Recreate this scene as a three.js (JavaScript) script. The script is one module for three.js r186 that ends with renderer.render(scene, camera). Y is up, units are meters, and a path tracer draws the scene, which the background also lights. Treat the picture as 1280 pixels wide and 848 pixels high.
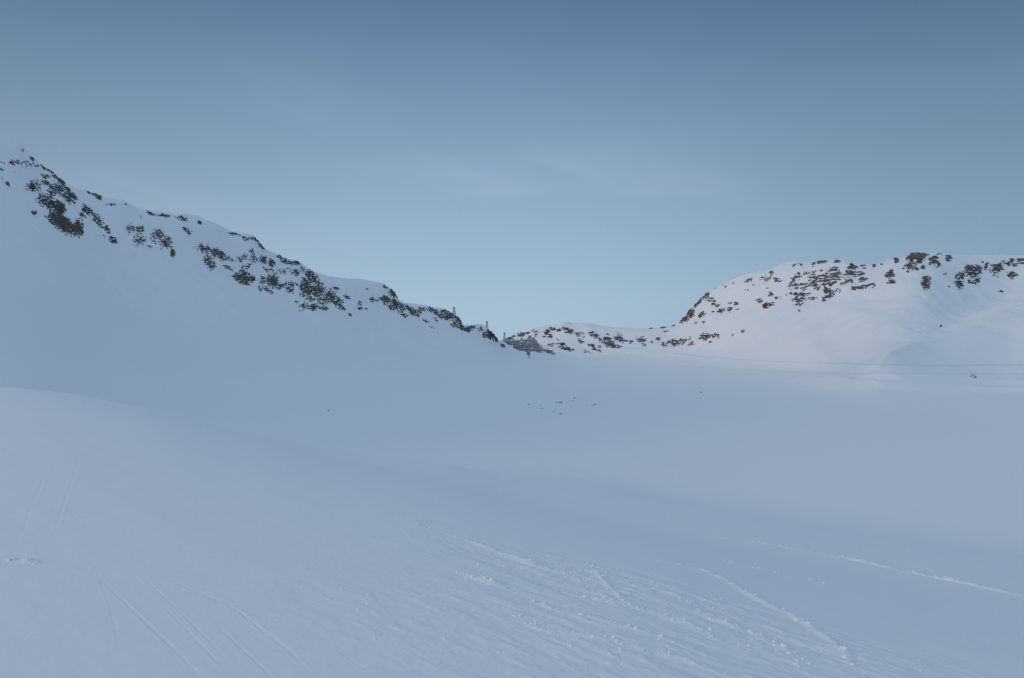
import * as THREE from 'three';
import { mergeGeometries } from 'three/addons/utils/BufferGeometryUtils.js';

// ---------------------------------------------------------------- camera, sky, sun, exposure
const R = Math.PI / 180, EYE = 1.7;
const scene = new THREE.Scene();
const camera = new THREE.PerspectiveCamera(45.96, 1024 / 678, 0.1, 12000);
const PITCH = Math.atan(21 / 1000);
camera.position.set(0, EYE, 0);
camera.rotation.x = PITCH;
scene.add(camera);

const renderer = new THREE.WebGLRenderer({ antialias: true });
renderer.toneMapping = THREE.LinearToneMapping;
renderer.toneMappingExposure = 1;
renderer.shadowMap.enabled = true;
renderer.shadowMap.type = THREE.PCFSoftShadowMap;

const SUN_AZ = -112 * R, SUN_EL = 17 * R;                 // low in the western sky, behind the viewer's left shoulder
const sunDir = new THREE.Vector3(Math.sin(SUN_AZ) * Math.cos(SUN_EL), Math.sin(SUN_EL), -Math.cos(SUN_AZ) * Math.cos(SUN_EL));
const sun = new THREE.DirectionalLight(new THREE.Color().setRGB(1, 0.66, 0.46), 0.64);
sun.position.copy(sunDir).multiplyScalar(2500);
sun.castShadow = true;
sun.shadow.radius = 30;
sun.shadow.mapSize.set(4096, 4096);
Object.assign(sun.shadow.camera, { left: -1600, right: 1600, top: 900, bottom: -900, near: 10, far: 6000 });
scene.add(sun, sun.target);

// small seeded noise kit
function hash(ix, iy, s) {
  let h = Math.imul(ix | 0, 374761393) ^ Math.imul(iy | 0, 668265263) ^ Math.imul(s | 0, 1274126177);
  h = Math.imul(h ^ (h >>> 13), 1274126177); h ^= h >>> 16;
  return (h >>> 0) / 4294967296;
}
function vnoise(x, y, s) {                                 // value noise, -1..1
  const ix = Math.floor(x), iy = Math.floor(y), fx = x - ix, fy = y - iy;
  const u = fx * fx * fx * (fx * (fx * 6 - 15) + 10), v = fy * fy * fy * (fy * (fy * 6 - 15) + 10);
  const a = hash(ix, iy, s), b = hash(ix + 1, iy, s), c = hash(ix, iy + 1, s), d = hash(ix + 1, iy + 1, s);
  return 2 * (a + (b - a) * u + (c - a) * v + (a - b - c + d) * u * v) - 1;
}
function fbm(x, y, s, oct = 4) {
  let f = 0, a = 0.5;
  for (let o = 0; o < oct; o++) { f += a * vnoise(x, y, s + o * 17); const t = x * 1.62 - y * 1.19; y = x * 1.19 + y * 1.62; x = t; a *= 0.5; }
  return f;
}
function rng(seed) { let i = 0; return () => hash(i++, seed * 7 + 3, seed); }
const smooth = (a, b, x) => { const t = Math.min(1, Math.max(0, (x - a) / (b - a))); return t * t * (3 - 2 * t); };

// dusk sky: clear blue air, pale towards the horizon, a broad afterglow round the low sun, a little thin cirrus, an added overhead fill glow
const s2l = (c) => { c /= 255; return c <= 0.04045 ? c / 12.92 : Math.pow((c + 0.055) / 1.055, 2.4); };
const SKY_STOPS = [[-90, 140, 160, 178], [-4, 160, 186, 206], [0, 167, 193, 212], [4, 163, 190, 210], [10, 147, 175, 199], [17, 120, 150, 180], [24, 86, 117, 152], [40, 80, 111, 148], [90, 84, 114, 150]];
const WISPS = [[1, 13.6, 11, 1.5, 0.0, 1], [11, 12, 7, 0.9, -0.06, 0.9], [-3, 11.6, 6, 0.7, 0.05, 0.5], [-16, 18.5, 5, 1.6, -0.2, 0.6], [-24, 9, 12, 2.2, -0.12, 0.5], [-60, 14, 14, 2, 0.05, 0.8], [52, 17, 14, 1.6, 0.04, 0.7], [100, 12, 16, 2, -0.05, 0.8], [150, 20, 18, 2.4, 0.05, 0.9], [-130, 16, 16, 2, 0.03, 0.9]];
const FILL_AXIS = new THREE.Vector3(Math.sin(-165 * R) * Math.cos(74 * R), Math.sin(74 * R), -Math.cos(-165 * R) * Math.cos(74 * R));  // axis of the unseen fill glow added to brighten the snow
function skyAt(x, y, z, out) {
  const e = Math.asin(Math.max(-1, Math.min(1, y))) / R, az = Math.atan2(x, -z) / R;
  let k = 0; while (k < SKY_STOPS.length - 2 && e > SKY_STOPS[k + 1][0]) k++;
  const A = SKY_STOPS[k], B = SKY_STOPS[k + 1], t = (e - A[0]) / (B[0] - A[0]);
  const side = (ch) => 1 - (az < -4 ? 0.24 : [0.30, 0.26, 0.23][ch]) * smooth(2, 42, Math.abs(az + 4));
  const ang = Math.acos(Math.max(-1, Math.min(1, x * sunDir.x + y * sunDir.y + z * sunDir.z))) / R;
  const horizonGlow = Math.exp(-((ang / 40) ** 2)) * Math.exp(-Math.max(0, e) / 40);
  const skyFill = Math.pow(0.5 + 0.5 * (x * FILL_AXIS.x + y * FILL_AXIS.y + z * FILL_AXIS.z), 6);   // added bright lobe high overhead, out of view, to lift the snow
  // thin cirrus in long faint wisps
  let ci = 0;
  for (const [wa, we, len, wid, tilt, k] of WISPS) {
    let da = az - wa; if (da > 180) da -= 360; if (da < -180) da += 360;
    const p = (da + (e - we) * tilt) / len, q = (e - we - da * tilt) / wid + 0.9 * fbm(az / 9, e / 5, 73, 3);
    if (p * p + q * q < 9) ci += k * Math.exp(-p * p - q * q) * (0.45 + 0.9 * smooth(-0.5, 0.5, fbm(az / 5 + e * 0.3, e / 0.9 - az * tilt * 1.1, 79, 4)));
  }
  const add = [0.5, 0.4, 0.34];
  for (let i = 0; i < 3; i++) {
    let c = s2l(A[i + 1] + (B[i + 1] - A[i + 1]) * t) * side(i);
    c += add[i] * horizonGlow + skyFill * [0.455, 0.58, 0.67][i];
    c += ci * [0.030, 0.026, 0.024][i];
    out[i] = c;
  }
}
{
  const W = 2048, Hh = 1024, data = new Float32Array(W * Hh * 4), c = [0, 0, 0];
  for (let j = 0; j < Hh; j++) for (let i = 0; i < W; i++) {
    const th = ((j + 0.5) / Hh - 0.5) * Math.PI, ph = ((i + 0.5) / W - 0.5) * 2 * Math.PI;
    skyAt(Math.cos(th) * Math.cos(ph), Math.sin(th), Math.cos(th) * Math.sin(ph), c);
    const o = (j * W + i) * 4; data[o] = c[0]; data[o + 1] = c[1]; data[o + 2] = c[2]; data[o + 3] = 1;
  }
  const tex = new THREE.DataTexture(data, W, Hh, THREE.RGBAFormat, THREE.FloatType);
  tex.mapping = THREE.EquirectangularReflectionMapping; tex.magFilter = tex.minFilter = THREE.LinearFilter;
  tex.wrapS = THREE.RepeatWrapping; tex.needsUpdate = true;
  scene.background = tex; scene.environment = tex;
}

// ---------------------------------------------------------------- the land, surveyed from the viewpoint
// sight line through a point of the 1280 x 848 survey view -> bearing and slope of the line
function line(px, py) {
  const u = (px - 640) / 1000, v = (424 - py) / 1000;
  const y = v * Math.cos(PITCH) + Math.sin(PITCH), d = Math.cos(PITCH) - v * Math.sin(PITCH);
  return { b: Math.atan2(u, d), s: y / Math.hypot(u, d) };
}
const rOf = (px, D) => D * Math.hypot(1, (px - 640) / 1000);
function pchip(xs, ys) {                                   // shape-preserving cubic through the knots
  const n = xs.length, m = new Float64Array(n), d = [];
  for (let i = 0; i < n - 1; i++) d.push((ys[i + 1] - ys[i]) / (xs[i + 1] - xs[i]));
  m[0] = d[0]; m[n - 1] = d[n - 2];
  for (let i = 1; i < n - 1; i++) {
    if (d[i - 1] * d[i] <= 0) { m[i] = 0; continue; }
    const a = xs[i] - xs[i - 1], b = xs[i + 1] - xs[i];
    m[i] = 3 * (a + b) / ((2 * b + a) / d[i - 1] + (b + 2 * a) / d[i]);
  }
  return (x) => {
    let i = 0, j = n - 1; while (j - i > 1) { const k = (i + j) >> 1; if (xs[k] <= x) i = k; else j = k; }
    const w = xs[j] - xs[i], t = (x - xs[i]) / w, t2 = t * t, t3 = t2 * t;
    return (2 * t3 - 3 * t2 + 1) * ys[i] + (t3 - 2 * t2 + t) * w * m[i] + (-2 * t3 + 3 * t2) * ys[j] + (t3 - t2) * w * m[j];
  };
}
// every station: front = [px, D] and [px, py] (or {h}) survey readings; round = [bearing, r, height below or above the eye] elsewhere
const backRing = (r, h, list = []) => [[-180, r, h], [-150, r, h], ...list, [150, r, h], [180, r, h]];
const STATIONS = [
  { n: 'foot', D: [[640, 0.4]], h: [[640, -1.7]], round: backRing(0.4, -1.7, [[-60, 0.4, -1.7], [60, 0.4, -1.7]]) },
  { n: 'near', D: [[0, 3], [640, 3], [1280, 3]], h: [[0, -1.62], [640, -1.66], [1280, -1.78]], round: backRing(3, -1.6, [[-90, 3, -1.6], [-60, 3, -1.6], [60, 3, -1.8], [100, 3, -1.75]]) },
  { n: 'shoulder', D: [[0, 62], [150, 52], [300, 43], [450, 35], [620, 27], [760, 21], [900, 16], [1090, 12.5], [1280, 10]],
    py: [[0, 486], [150, 505], [300, 540], [450, 575], [620, 611], [760, 641], [900, 672], [1090, 710], [1280, 748]],
    round: backRing(60, -0.6, [[-115, 70, -0.8], [-80, 72, -1.6], [-50, 72, -2.3], [60, 12, -3.1], [100, 22, -3]]) },
  { n: 'below', D: [[0, 128], [150, 150], [300, 195], [450, 215], [620, 215], [900, 165], [1280, 120]], h: [[0, -16], [150, -21], [300, -24], [620, -27], [900, -27.5], [1280, -26]],
    round: backRing(160, -2, [[-115, 180, -3], [-80, 115, -4], [-55, 108, -9], [60, 130, -24], [100, 130, -14]]) },
  { n: 'basin', D: [[0, 175], [150, 225], [300, 310], [620, 450], [900, 450], [1280, 430]], h: [[0, -10], [150, -20], [300, -26], [620, -30], [900, -31], [1280, -29]],
    round: backRing(300, -8, [[-115, 320, -10], [-80, 155, -3], [-55, 142, -5], [60, 320, -26], [100, 300, -18]]) },
  { n: 'toe', D: [[0, 240], [150, 320], [300, 435], [450, 600], [600, 880], [700, 1050], [850, 1000], [1000, 820], [1060, 660], [1100, 570], [1160, 585], [1280, 630]],
    py: [[0, 445], [150, 471], [300, 478], [450, 471], [600, 463], [700, 460], [850, 460], [1000, 464], [1100, 477], [1280, 480]],
    round: backRing(500, -14, [[-115, 500, -16], [-80, 200, 4], [-55, 195, 5], [-43, 230, 2], [60, 560, -20], [100, 520, -18]]) },
  { n: 'slope', D: [[0, 330], [150, 425], [300, 555], [450, 740], [560, 950], [620, 1090], [640, 1240], [700, 1260], [850, 1170], [930, 1020], [1000, 895], [1035, 810], [1070, 695], [1095, 620], [1130, 665], [1160, 715], [1180, 752], [1230, 845], [1280, 935]],
    py: [[0, 322], [150, 372], [300, 402], [450, 424], [560, 434], [620, 442], [640, 447], [700, 448], [850, 444], [930, 434], [1000, 426], [1035, 443], [1070, 463], [1095, 470], [1130, 454], [1160, 436], [1180, 423], [1230, 397], [1280, 372]],
    round: backRing(700, -18, [[-115, 650, -18], [-80, 260, 20], [-55, 285, 55], [-43, 335, 50], [60, 700, 20], [100, 700, -10]]) },
  { n: 'brow', D: [[0, 428], [150, 525], [300, 665], [450, 850], [560, 1075], [600, 1165], [624, 1255], [632, 1390], [700, 1360], [850, 1260], [883, 1180], [960, 1070], [1045, 965], [1095, 860], [1130, 805], [1160, 805], [1180, 835], [1230, 920], [1280, 1000]],
    py: [[0, 222], [150, 300], [300, 345], [450, 382], [560, 408], [600, 420], [624, 431], [632, 432], [700, 430], [850, 424], [883, 402], [960, 386], [1045, 378], [1095, 391], [1130, 398], [1160, 402], [1180, 402], [1230, 391], [1280, 371]],
    round: backRing(900, -20, [[-115, 800, -20], [-80, 310, 34], [-55, 380, 110], [-43, 440, 110], [60, 900, 80], [100, 900, 0]]) },
  { n: 'crest', D: [[0, 500], [150, 610], [300, 750], [450, 930], [560, 1130], [600, 1215], [624, 1290], [632, 1440], [700, 1450], [850, 1385], [858, 1330], [883, 1270], [960, 1200], [1045, 1145], [1150, 1120], [1280, 1190]],
    py: [[0, 169], [21, 179], [30, 188], [42, 199], [55, 211.5], [68, 217], [73, 224], [83, 232], [95, 236], [115, 243], [127, 248], [151, 251], [170, 260], [182, 263.5], [212, 266.5], [232, 268.5], [264, 279], [287, 290.5], [315, 295], [325, 305], [332, 312], [353, 321.5], [372, 327], [387, 337], [397, 341], [425, 347], [449, 349], [472, 352.5], [483, 358], [492, 365], [498, 374], [507.5, 379.5], [521, 380.5], [536, 383.5], [555, 386.5], [564, 392], [573.6, 397], [579, 406], [589, 407], [600, 405.5], [609, 410.5], [617, 418], [624.5, 425.5], [631, 425], [637.5, 421.5], [647.5, 417.5], [660, 414.5], [675, 409.5], [695, 406], [706, 402.5], [716, 404], [732, 404], [750, 407.5], [763, 409], [802, 411], [825, 410], [850, 404], [853, 399], [861, 389], [872, 379], [883, 367], [897, 358.5], [917, 348.5], [944, 340], [961, 336], [980, 329], [994, 326], [1015, 327.5], [1045, 324.5], [1057, 325.5], [1073, 331], [1092, 331], [1110, 328], [1134, 323], [1140, 320], [1149, 318.5], [1161, 319], [1179, 318.5], [1194, 319.5], [1218, 320.5], [1250, 320.5], [1280, 321]],
    round: backRing(1100, -20, [[-115, 950, -20], [-80, 380, 36], [-68, 400, 86], [-55, 445, 140], [-43, 515, 155], [60, 1100, 120], [100, 1200, 10]]) },
  { n: 'back', D: [[0, 620], [300, 850], [600, 1380], [632, 1620], [850, 1560], [1280, 1420]], h: [[0, 95], [300, 86], [600, 20], [632, 2], [700, 26], [850, 26], [960, 112], [1280, 105]],
    round: backRing(1500, -30, [[-115, 1200, -26], [-80, 480, 0], [-55, 570, 100], [60, 1400, 80], [100, 1500, 0]]) },
  { n: 'away', D: [[0, 4500], [1280, 4500]], h: [[0, -160], [1280, -160]], round: backRing(4500, -120, [[-115, 4500, -60], [60, 4500, -150]]) },
];
const NB = 7200, TABLE = STATIONS.map((S) => {
  const kr = [], kh = [];
  for (const [b, r, h] of S.round) { kr.push([b * R, r]); kh.push([b * R, h]); }
  for (const [px, D] of S.D) kr.push([Math.atan((px - 640) / 1000), rOf(px, D)]);
  kr.sort((a, b) => a[0] - b[0]);
  const fr = pchip(kr.map((k) => k[0]), kr.map((k) => k[1]));
  if (S.h) for (const [px, h] of S.h) kh.push([Math.atan((px - 640) / 1000), h]);
  else for (const [px, py] of S.py) { const l = line(px, py); kh.push([l.b, l.s * fr(l.b)]); }
  kh.sort((a, b) => a[0] - b[0]);
  const fh = pchip(kh.map((k) => k[0]), kh.map((k) => k[1]));
  const r = new Float64Array(NB + 1), h = new Float64Array(NB + 1);
  for (let i = 0; i <= NB; i++) { const b = (i / NB * 2 - 1) * Math.PI; r[i] = fr(b); h[i] = fh(b); }
  // drifts round off the breaks between readings
  const soft = (a, sigma) => {
    const n = Math.round(sigma * 20 * 2.5), o = new Float64Array(NB + 1), w = []; let sw = 0;
    for (let k = -n; k <= n; k++) { const g = Math.exp(-0.5 * (k / (sigma * 20)) ** 2); w.push(g); sw += g; }
    for (let i = 0; i <= NB; i++) { let v = 0; for (let k = -n; k <= n; k++) v += w[k + n] * a[(i + k + NB) % NB]; o[i] = v / sw; }
    return o;
  };
  return S.n === 'crest' ? { r: soft(r, 0.3), h } : { r: soft(r, 0.6), h: soft(h, 0.6) };
});
const NS = STATIONS.length, pr = new Float64Array(NS), ph = new Float64Array(NS), pm = new Float64Array(NS);
let lastB = NaN;
function profile(b) {
  if (b === lastB) return; lastB = b;
  const f = (b / Math.PI + 1) / 2 * NB, i = Math.min(NB - 1, Math.max(0, Math.floor(f))), t = f - i;
  for (let k = 0; k < NS; k++) { const T = TABLE[k]; pr[k] = T.r[i] + (T.r[i + 1] - T.r[i]) * t; ph[k] = T.h[i] + (T.h[i + 1] - T.h[i]) * t; }
  for (let k = 0; k < NS; k++) {
    if (k === 0) { pm[k] = (ph[1] - ph[0]) / (pr[1] - pr[0]); continue; }
    if (k === NS - 1) { pm[k] = (ph[k] - ph[k - 1]) / (pr[k] - pr[k - 1]); continue; }
    const a = pr[k] - pr[k - 1], c = pr[k + 1] - pr[k], d0 = (ph[k] - ph[k - 1]) / a, d1 = (ph[k + 1] - ph[k]) / c;
    pm[k] = d0 * d1 <= 0 ? 0 : 3 * (a + c) / ((2 * c + a) / d0 + (c + 2 * a) / d1);
  }
}
function baseHeight(b, r) {
  profile(b);
  if (r <= pr[0]) return ph[0];
  let k = 0; while (k < NS - 2 && r > pr[k + 1]) k++;
  const w = pr[k + 1] - pr[k], t = Math.min(1, (r - pr[k]) / w), t2 = t * t, t3 = t2 * t;
  return (2 * t3 - 3 * t2 + 1) * ph[k] + (t3 - 2 * t2 + t) * w * pm[k] + (-2 * t3 + 3 * t2) * ph[k + 1] + (t3 - t2) * w * pm[k + 1];
}
function landHeight(x, z) {                                // world height of the snow, without tracks
  const r = Math.hypot(x, z), b = Math.atan2(x, -z);
  let h = baseHeight(b, r) + EYE;
  const far = smooth(140, 420, r);
  if (far > 0) {
    const crest = pr[8], up = smooth(pr[5], pr[7], r) * (1 - smooth(crest * 1.05, crest * 1.4, r));
    const nearCrest = Math.exp(-(((r - crest) / (0.05 * crest)) ** 2));
    h += far * (1 - 0.75 * nearCrest) * (fbm(x / 120, z / 120, 5, 3) * (1.2 + 6 * up) + fbm(x / 31, z / 31, 9, 3) * (0.25 + 2.4 * up));
    h += far * up * 0.8 * fbm(x / 9, z / 9, 23, 2) + far * nearCrest * 1.1 * fbm(x / 16, z / 16, 27, 3);
  }
  if (SPUR && b > 0.3 && b < 0.75 && r > 450 && r < 1400) h += spurHeight(x, z);
  const mid = smooth(6, 40, r) * (1 - far);
  if (mid > 0) h += mid * (0.16 * fbm(x / 9, z / 9, 31, 3) + 0.25 * fbm(x / 30, z / 30, 33, 2));
  return h;
}
let SPUR = null;
function spurHeight(x, z) {                                // wind-sharpened spur: broad flank on the left of its line, short one on the right
  let best = 1e9, side = 0, at = 0;
  for (let i = 0; i < SPUR.length - 1; i++) {
    const a = SPUR[i], b = SPUR[i + 1], ux = b.x - a.x, uz = b.z - a.z, l2 = ux * ux + uz * uz, k = Math.max(0, Math.min(1, ((x - a.x) * ux + (z - a.z) * uz) / l2));
    const dx = x - a.x - ux * k, dz = z - a.z - uz * k, d = Math.hypot(dx, dz);
    if (d < best) { best = d; side = ux * dz - uz * dx; at = i + k; }
  }
  const tall = smooth(0, 1.6, at) * (1 - 0.72 * smooth(2.4, 5, at)) * (1 - smooth(5.6, 7, at)), w = side < 0 ? 50 : 20, q = best / w;
  return q > 3 ? 0 : 14 * tall * Math.exp(-q * 1.1 - q * q * 0.4);
}
function sight(px, py, from = 2.5) {                       // where a sight line meets the snow
  const l = line(px, py), sx = Math.sin(l.b), sz = -Math.cos(l.b);
  let r0 = from, r1 = from;
  for (;;) {
    r1 = r0 * 1.004 + 0.01;
    if (r1 > 2200) break;
    if (EYE + l.s * r1 < landHeight(sx * r1, sz * r1)) {
      for (let i = 0; i < 14; i++) { const m = (r0 + r1) / 2; if (EYE + l.s * m < landHeight(sx * m, sz * m)) r1 = m; else r0 = m; }
      return { x: sx * r1, z: sz * r1, y: landHeight(sx * r1, sz * r1), r: r1, hit: true };
    }
    r0 = r1;
  }
  profile(l.b); const rc = pr[8] * 0.998;
  return { x: sx * rc, z: sz * rc, y: landHeight(sx * rc, sz * rc), r: rc, hit: false };
}

SPUR = [[1080, 479], [1100, 470], [1122, 458], [1145, 446], [1164, 436], [1190, 424], [1235, 402], [1290, 378]].map(([px, py]) => sight(px, py, 300));

// ---------------------------------------------------------------- ski tracks, berms and chopped snow on the near slope
function path(points, o) {
  const P = points.map(([px, py]) => { const s = sight(px, py); return new THREE.Vector3(s.x, 0, s.z); });
  const c = new THREE.CatmullRomCurve3(P), n = 60, q = c.getPoints(n);
  const bb = [1e9, -1e9, 1e9, -1e9];
  for (const p of q) { bb[0] = Math.min(bb[0], p.x); bb[1] = Math.max(bb[1], p.x); bb[2] = Math.min(bb[2], p.z); bb[3] = Math.max(bb[3], p.z); }
  const reach = o.w * 4;
  return { q, bb: [bb[0] - reach, bb[1] + reach, bb[2] - reach, bb[3] + reach], ...o };
}
const TRACKS = [
  // edge of the groomed run: a long low berm
  path([[860, 667], [900, 672], [940, 677], [980, 684], [1050, 697], [1130, 715], [1200, 729], [1290, 749], [1380, 772]], { w: 0.04, a: 0.05, rough: 0.9 }),
  // spoil ridges thrown up by turning skis
  path([[530, 657], [600, 682], [660, 703], [700, 716], [768, 743]], { w: 0.0467, a: 0.0209, rough: 0.7 }),
  path([[570, 716], [600, 724], [648, 739]], { w: 0.0595, a: 0.0165, rough: 0.4 }),
  path([[735, 706], [750, 722], [772, 744], [800, 766]], { w: 0.0255, a: 0.011, rough: 0.5 }),
  path([[640, 770], [680, 788], [760, 800], [830, 818], [930, 850]], { w: 0.0382, a: 0.0121, rough: 0.7 }),
  path([[650, 748], [720, 768], [790, 786], [850, 806]], { w: 0.034, a: 0.0099, rough: 0.6 }),
  path([[820, 702], [880, 714], [940, 746], [1000, 776], [1042, 806], [1085, 850]], { w: 0.0425, a: 0.0193, rough: 1 }),
  path([[840, 742], [900, 776], [960, 800], [1010, 836]], { w: 0.051, a: 0.0143, rough: 1 }),
  path([[900, 700], [950, 712], [1020, 727], [1060, 737]], { w: 0.0255, a: 0.0066, rough: 0.2 }),
  path([[700, 740], [780, 756], [840, 772], [905, 800]], { w: 0.0425, a: 0.0121, rough: 0.9 }),
  // grooves left by ski edges
  path([[100, 700], [148, 746], [190, 786], [226, 820], [262, 860]], { w: 0.010, a: -0.00174, lip: 1 }),
  path([[112, 690], [128, 732], [141, 772], [150, 820]], { w: 0.008, a: -0.00115, lip: 1 }),
  path([[160, 706], [196, 738], [250, 790], [300, 845]], { w: 0.008, a: -0.00115, lip: 1 }),
  path([[170, 706], [235, 735], [290, 760], [330, 790], [362, 815], [396, 852]], { w: 0.011, a: -0.00192, lip: 1 }),
  path([[180, 712], [230, 732], [280, 752], [340, 776], [420, 800], [500, 822]], { w: 0.008, a: -0.00115, lip: 1 }),
  path([[220, 836], [300, 798], [368, 762], [420, 742]], { w: 0.009, a: -0.00115, lip: 1 }),
  path([[190, 745], [226, 780], [250, 806], [300, 856]], { w: 0.008, a: -0.00135, lip: 1 }),
  path([[260, 770], [290, 800], [320, 828], [352, 860]], { w: 0.009, a: -0.00135, lip: 1 }),
  path([[66, 566], [60, 583], [48, 612], [36, 642], [20, 690]], { w: 0.016, a: -0.00154, lip: 1 }),
  path([[100, 566], [96, 583], [86, 612], [74, 645], [60, 690]], { w: 0.016, a: -0.00154, lip: 1 }),
  path([[400, 800], [440, 826], [480, 850], [520, 880]], { w: 0.009, a: -0.00115, lip: 1 }),
  path([[480, 664], [560, 690], [600, 706], [700, 738], [820, 775], [920, 806]], { w: 0.010, a: -0.00154, lip: 1 }),
  path([[340, 700], [440, 730], [560, 770], [660, 815], [720, 850]], { w: 0.009, a: -0.00135, lip: 1 }),
  path([[0, 702], [22, 701], [48, 706]], { w: 0.0425, a: 0.0138, rough: 1 }),
];
const AIM = (() => { const a = sight(560, 690), b = sight(900, 800); const d = Math.hypot(b.x - a.x, b.z - a.z); return { x: (b.x - a.x) / d, z: (b.z - a.z) / d }; })();   // the way the skiers went
const CHOP = [[660, 705, 0.9], [740, 735, 1.1], [820, 740, 1.2], [880, 760, 1.2], [950, 790, 1.1], [1010, 815, 1.0], [760, 790, 0.9], [680, 800, 0.7], [860, 820, 0.9], [1060, 840, 0.8], [560, 800, 0.6]]
  .map(([px, py, k]) => ({ ...sight(px, py), k }));
function chopAt(x, z) {
  let m = 0;
  for (const c of CHOP) { const dx = x - c.x, dz = z - c.z, s = dx * AIM.x + dz * AIM.z, t = -dx * AIM.z + dz * AIM.x; const q = (s / 1.9) ** 2 + (t / 0.55) ** 2; if (q < 6) m = Math.max(m, c.k * Math.exp(-q)); }
  return m;
}
function trackHeight(x, z, r) {
  const fade = 1 - smooth(45, 75, r);
  if (fade <= 0) return 0;
  const s = x * AIM.x + z * AIM.z, t = -x * AIM.z + z * AIM.x;
  const chop = r < 14 ? chopAt(x, z) : 0;
  // skied-out streaks running with the traffic, packed grain
  let h = 0.0045 * fbm(s / 1.6, t / 0.22, 41, 4) * (0.35 + 0.65 * smooth(-0.2, 0.5, fbm(x / 5, z / 5, 43, 2))) + 0.004 * fbm(x / 0.35, z / 0.35, 45, 3);
  h += 0.0015 * fbm(x / 0.045, z / 0.045, 47, 2) * (1 - smooth(9, 16, r));
  if (chop > 0.02) {
    const a = fbm(s / 0.22, t / 0.07, 51, 3), b = vnoise(x / 0.05, z / 0.05, 53);
    h += 0.6 * chop * (0.02 * Math.max(-0.1, a) + 0.009 * Math.max(0, b) + 0.02 * fbm(s / 0.9, t / 0.16, 57, 3));
  }
  for (const T of TRACKS) {
    if (x < T.bb[0] || x > T.bb[1] || z < T.bb[2] || z > T.bb[3]) continue;
    let best = 1e9, at = 0;
    for (let i = 0; i < T.q.length - 1; i++) {
      const a = T.q[i], b = T.q[i + 1], ux = b.x - a.x, uz = b.z - a.z, l2 = ux * ux + uz * uz;
      const k = Math.max(0, Math.min(1, ((x - a.x) * ux + (z - a.z) * uz) / l2)), dx = x - a.x - ux * k, dz = z - a.z - uz * k, d = dx * dx + dz * dz;
      if (d < best) { best = d; at = (i + k) / (T.q.length - 1); }
    }
    const d = Math.sqrt(best), ends = smooth(0, 0.3, at) * (1 - smooth(0.7, 1, at));
    if (d > T.w * 4) continue;
    const g = Math.exp(-((d / T.w) ** 2));
    if (T.a > 0) {
      const lump = 0.45 + 0.55 * smooth(-0.35, 0.45, fbm(at * 9 + T.w * 100, T.a * 999, 61, 3)) + T.rough * 0.5 * vnoise(x / 0.06, z / 0.06, 63);
      h += T.a * ends * g * Math.max(0.05, lump);
    } else {
      h += T.a * ends * (g - 0.55 * Math.exp(-(((d - 1.9 * T.w) / (0.8 * T.w)) ** 2)) * (0.7 + 0.6 * vnoise(x / 0.08, z / 0.08, 65)));
    }
  }
  return h * fade;
}
// groomed run crossing the floor of the basin: a low graded bank
const RUN = [[[1000, 477], [1060, 481.5], [1100, 484], [1140, 486.5], [1200, 488], [1290, 489.5]], [[1085, 474.5], [1120, 474.5], [1160, 475], [1200, 478], [1240, 480], [1290, 481.5]]]
  .map((L) => L.map(([px, py]) => sight(px, py, 120)));
function runHeight(x, z) {
  let h = 0;
  for (const L of RUN) for (let i = 0; i < L.length - 1; i++) {
    const a = L[i], b = L[i + 1], ux = b.x - a.x, uz = b.z - a.z, k = Math.max(0, Math.min(1, ((x - a.x) * ux + (z - a.z) * uz) / (ux * ux + uz * uz)));
    const d = Math.hypot(x - a.x - ux * k, z - a.z - uz * k);
    if (d < 30) h = Math.max(h, 4.2 * Math.exp(-((d / 8) ** 2)));
  }
  return h;
}

// ---------------------------------------------------------------- snow surface: one sheet, cut into the named pieces of ground
const snow = new THREE.MeshStandardMaterial({ color: new THREE.Color().setRGB(0.86, 0.87, 0.88), roughness: 0.8, metalness: 0 });
const cols = [];
for (let b = -180; b < -38; b += 2) cols.push(b * R);
for (let b = -38; b < 38; b += 0.07) cols.push(b * R);
for (let b = 38; b < 180; b += 2) cols.push(b * R);
const NC = cols.length;                                    // wraps round: column NC is column 0
const rowsPer = [8, 420, 170, 64, 60, 60, 60, 60, 10, 8];
const rows = [];
rowsPer.forEach((n, k) => { for (let i = 0; i < n; i++) rows.push([k, i / n]); });
rows.push([NS - 2, 1]);
const NR = rows.length, POS = new Float32Array(NC * NR * 3), NRM = new Float32Array(NC * NR * 3);
for (let c = 0; c < NC; c++) {
  const b = cols[c], sx = Math.sin(b), sz = -Math.cos(b);
  profile(b); const R0 = Float64Array.from(pr), inFront = Math.abs(b) < 40 * R;
  for (let j = 0; j < NR; j++) {
    const [k, t] = rows[j];
    let r;
    if (k === 1) { const a = 1 / R0[1], e = 1 / R0[2]; r = 1 / (a + (e - a) * t); r = r * 0.85 + (R0[1] * Math.pow(R0[2] / R0[1], t)) * 0.15; }
    else if (k === 2) r = R0[k] * Math.pow(R0[k + 1] / R0[k], Math.pow(t, 1.8));
    else if (k === 9) r = R0[k] * Math.pow(R0[k + 1] / R0[k], t);
    else r = R0[k] + (R0[k + 1] - R0[k]) * t;
    const x = sx * r, z = sz * r;
    let y = landHeight(x, z);
    if (inFront && r < 75) y += trackHeight(x, z, r);
    if (b > 15 * R && inFront && r > 150 && r < 1100) y += runHeight(x, z);
    const o = (j * NC + c) * 3; POS[o] = x; POS[o + 1] = y; POS[o + 2] = z;
  }
}
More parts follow.
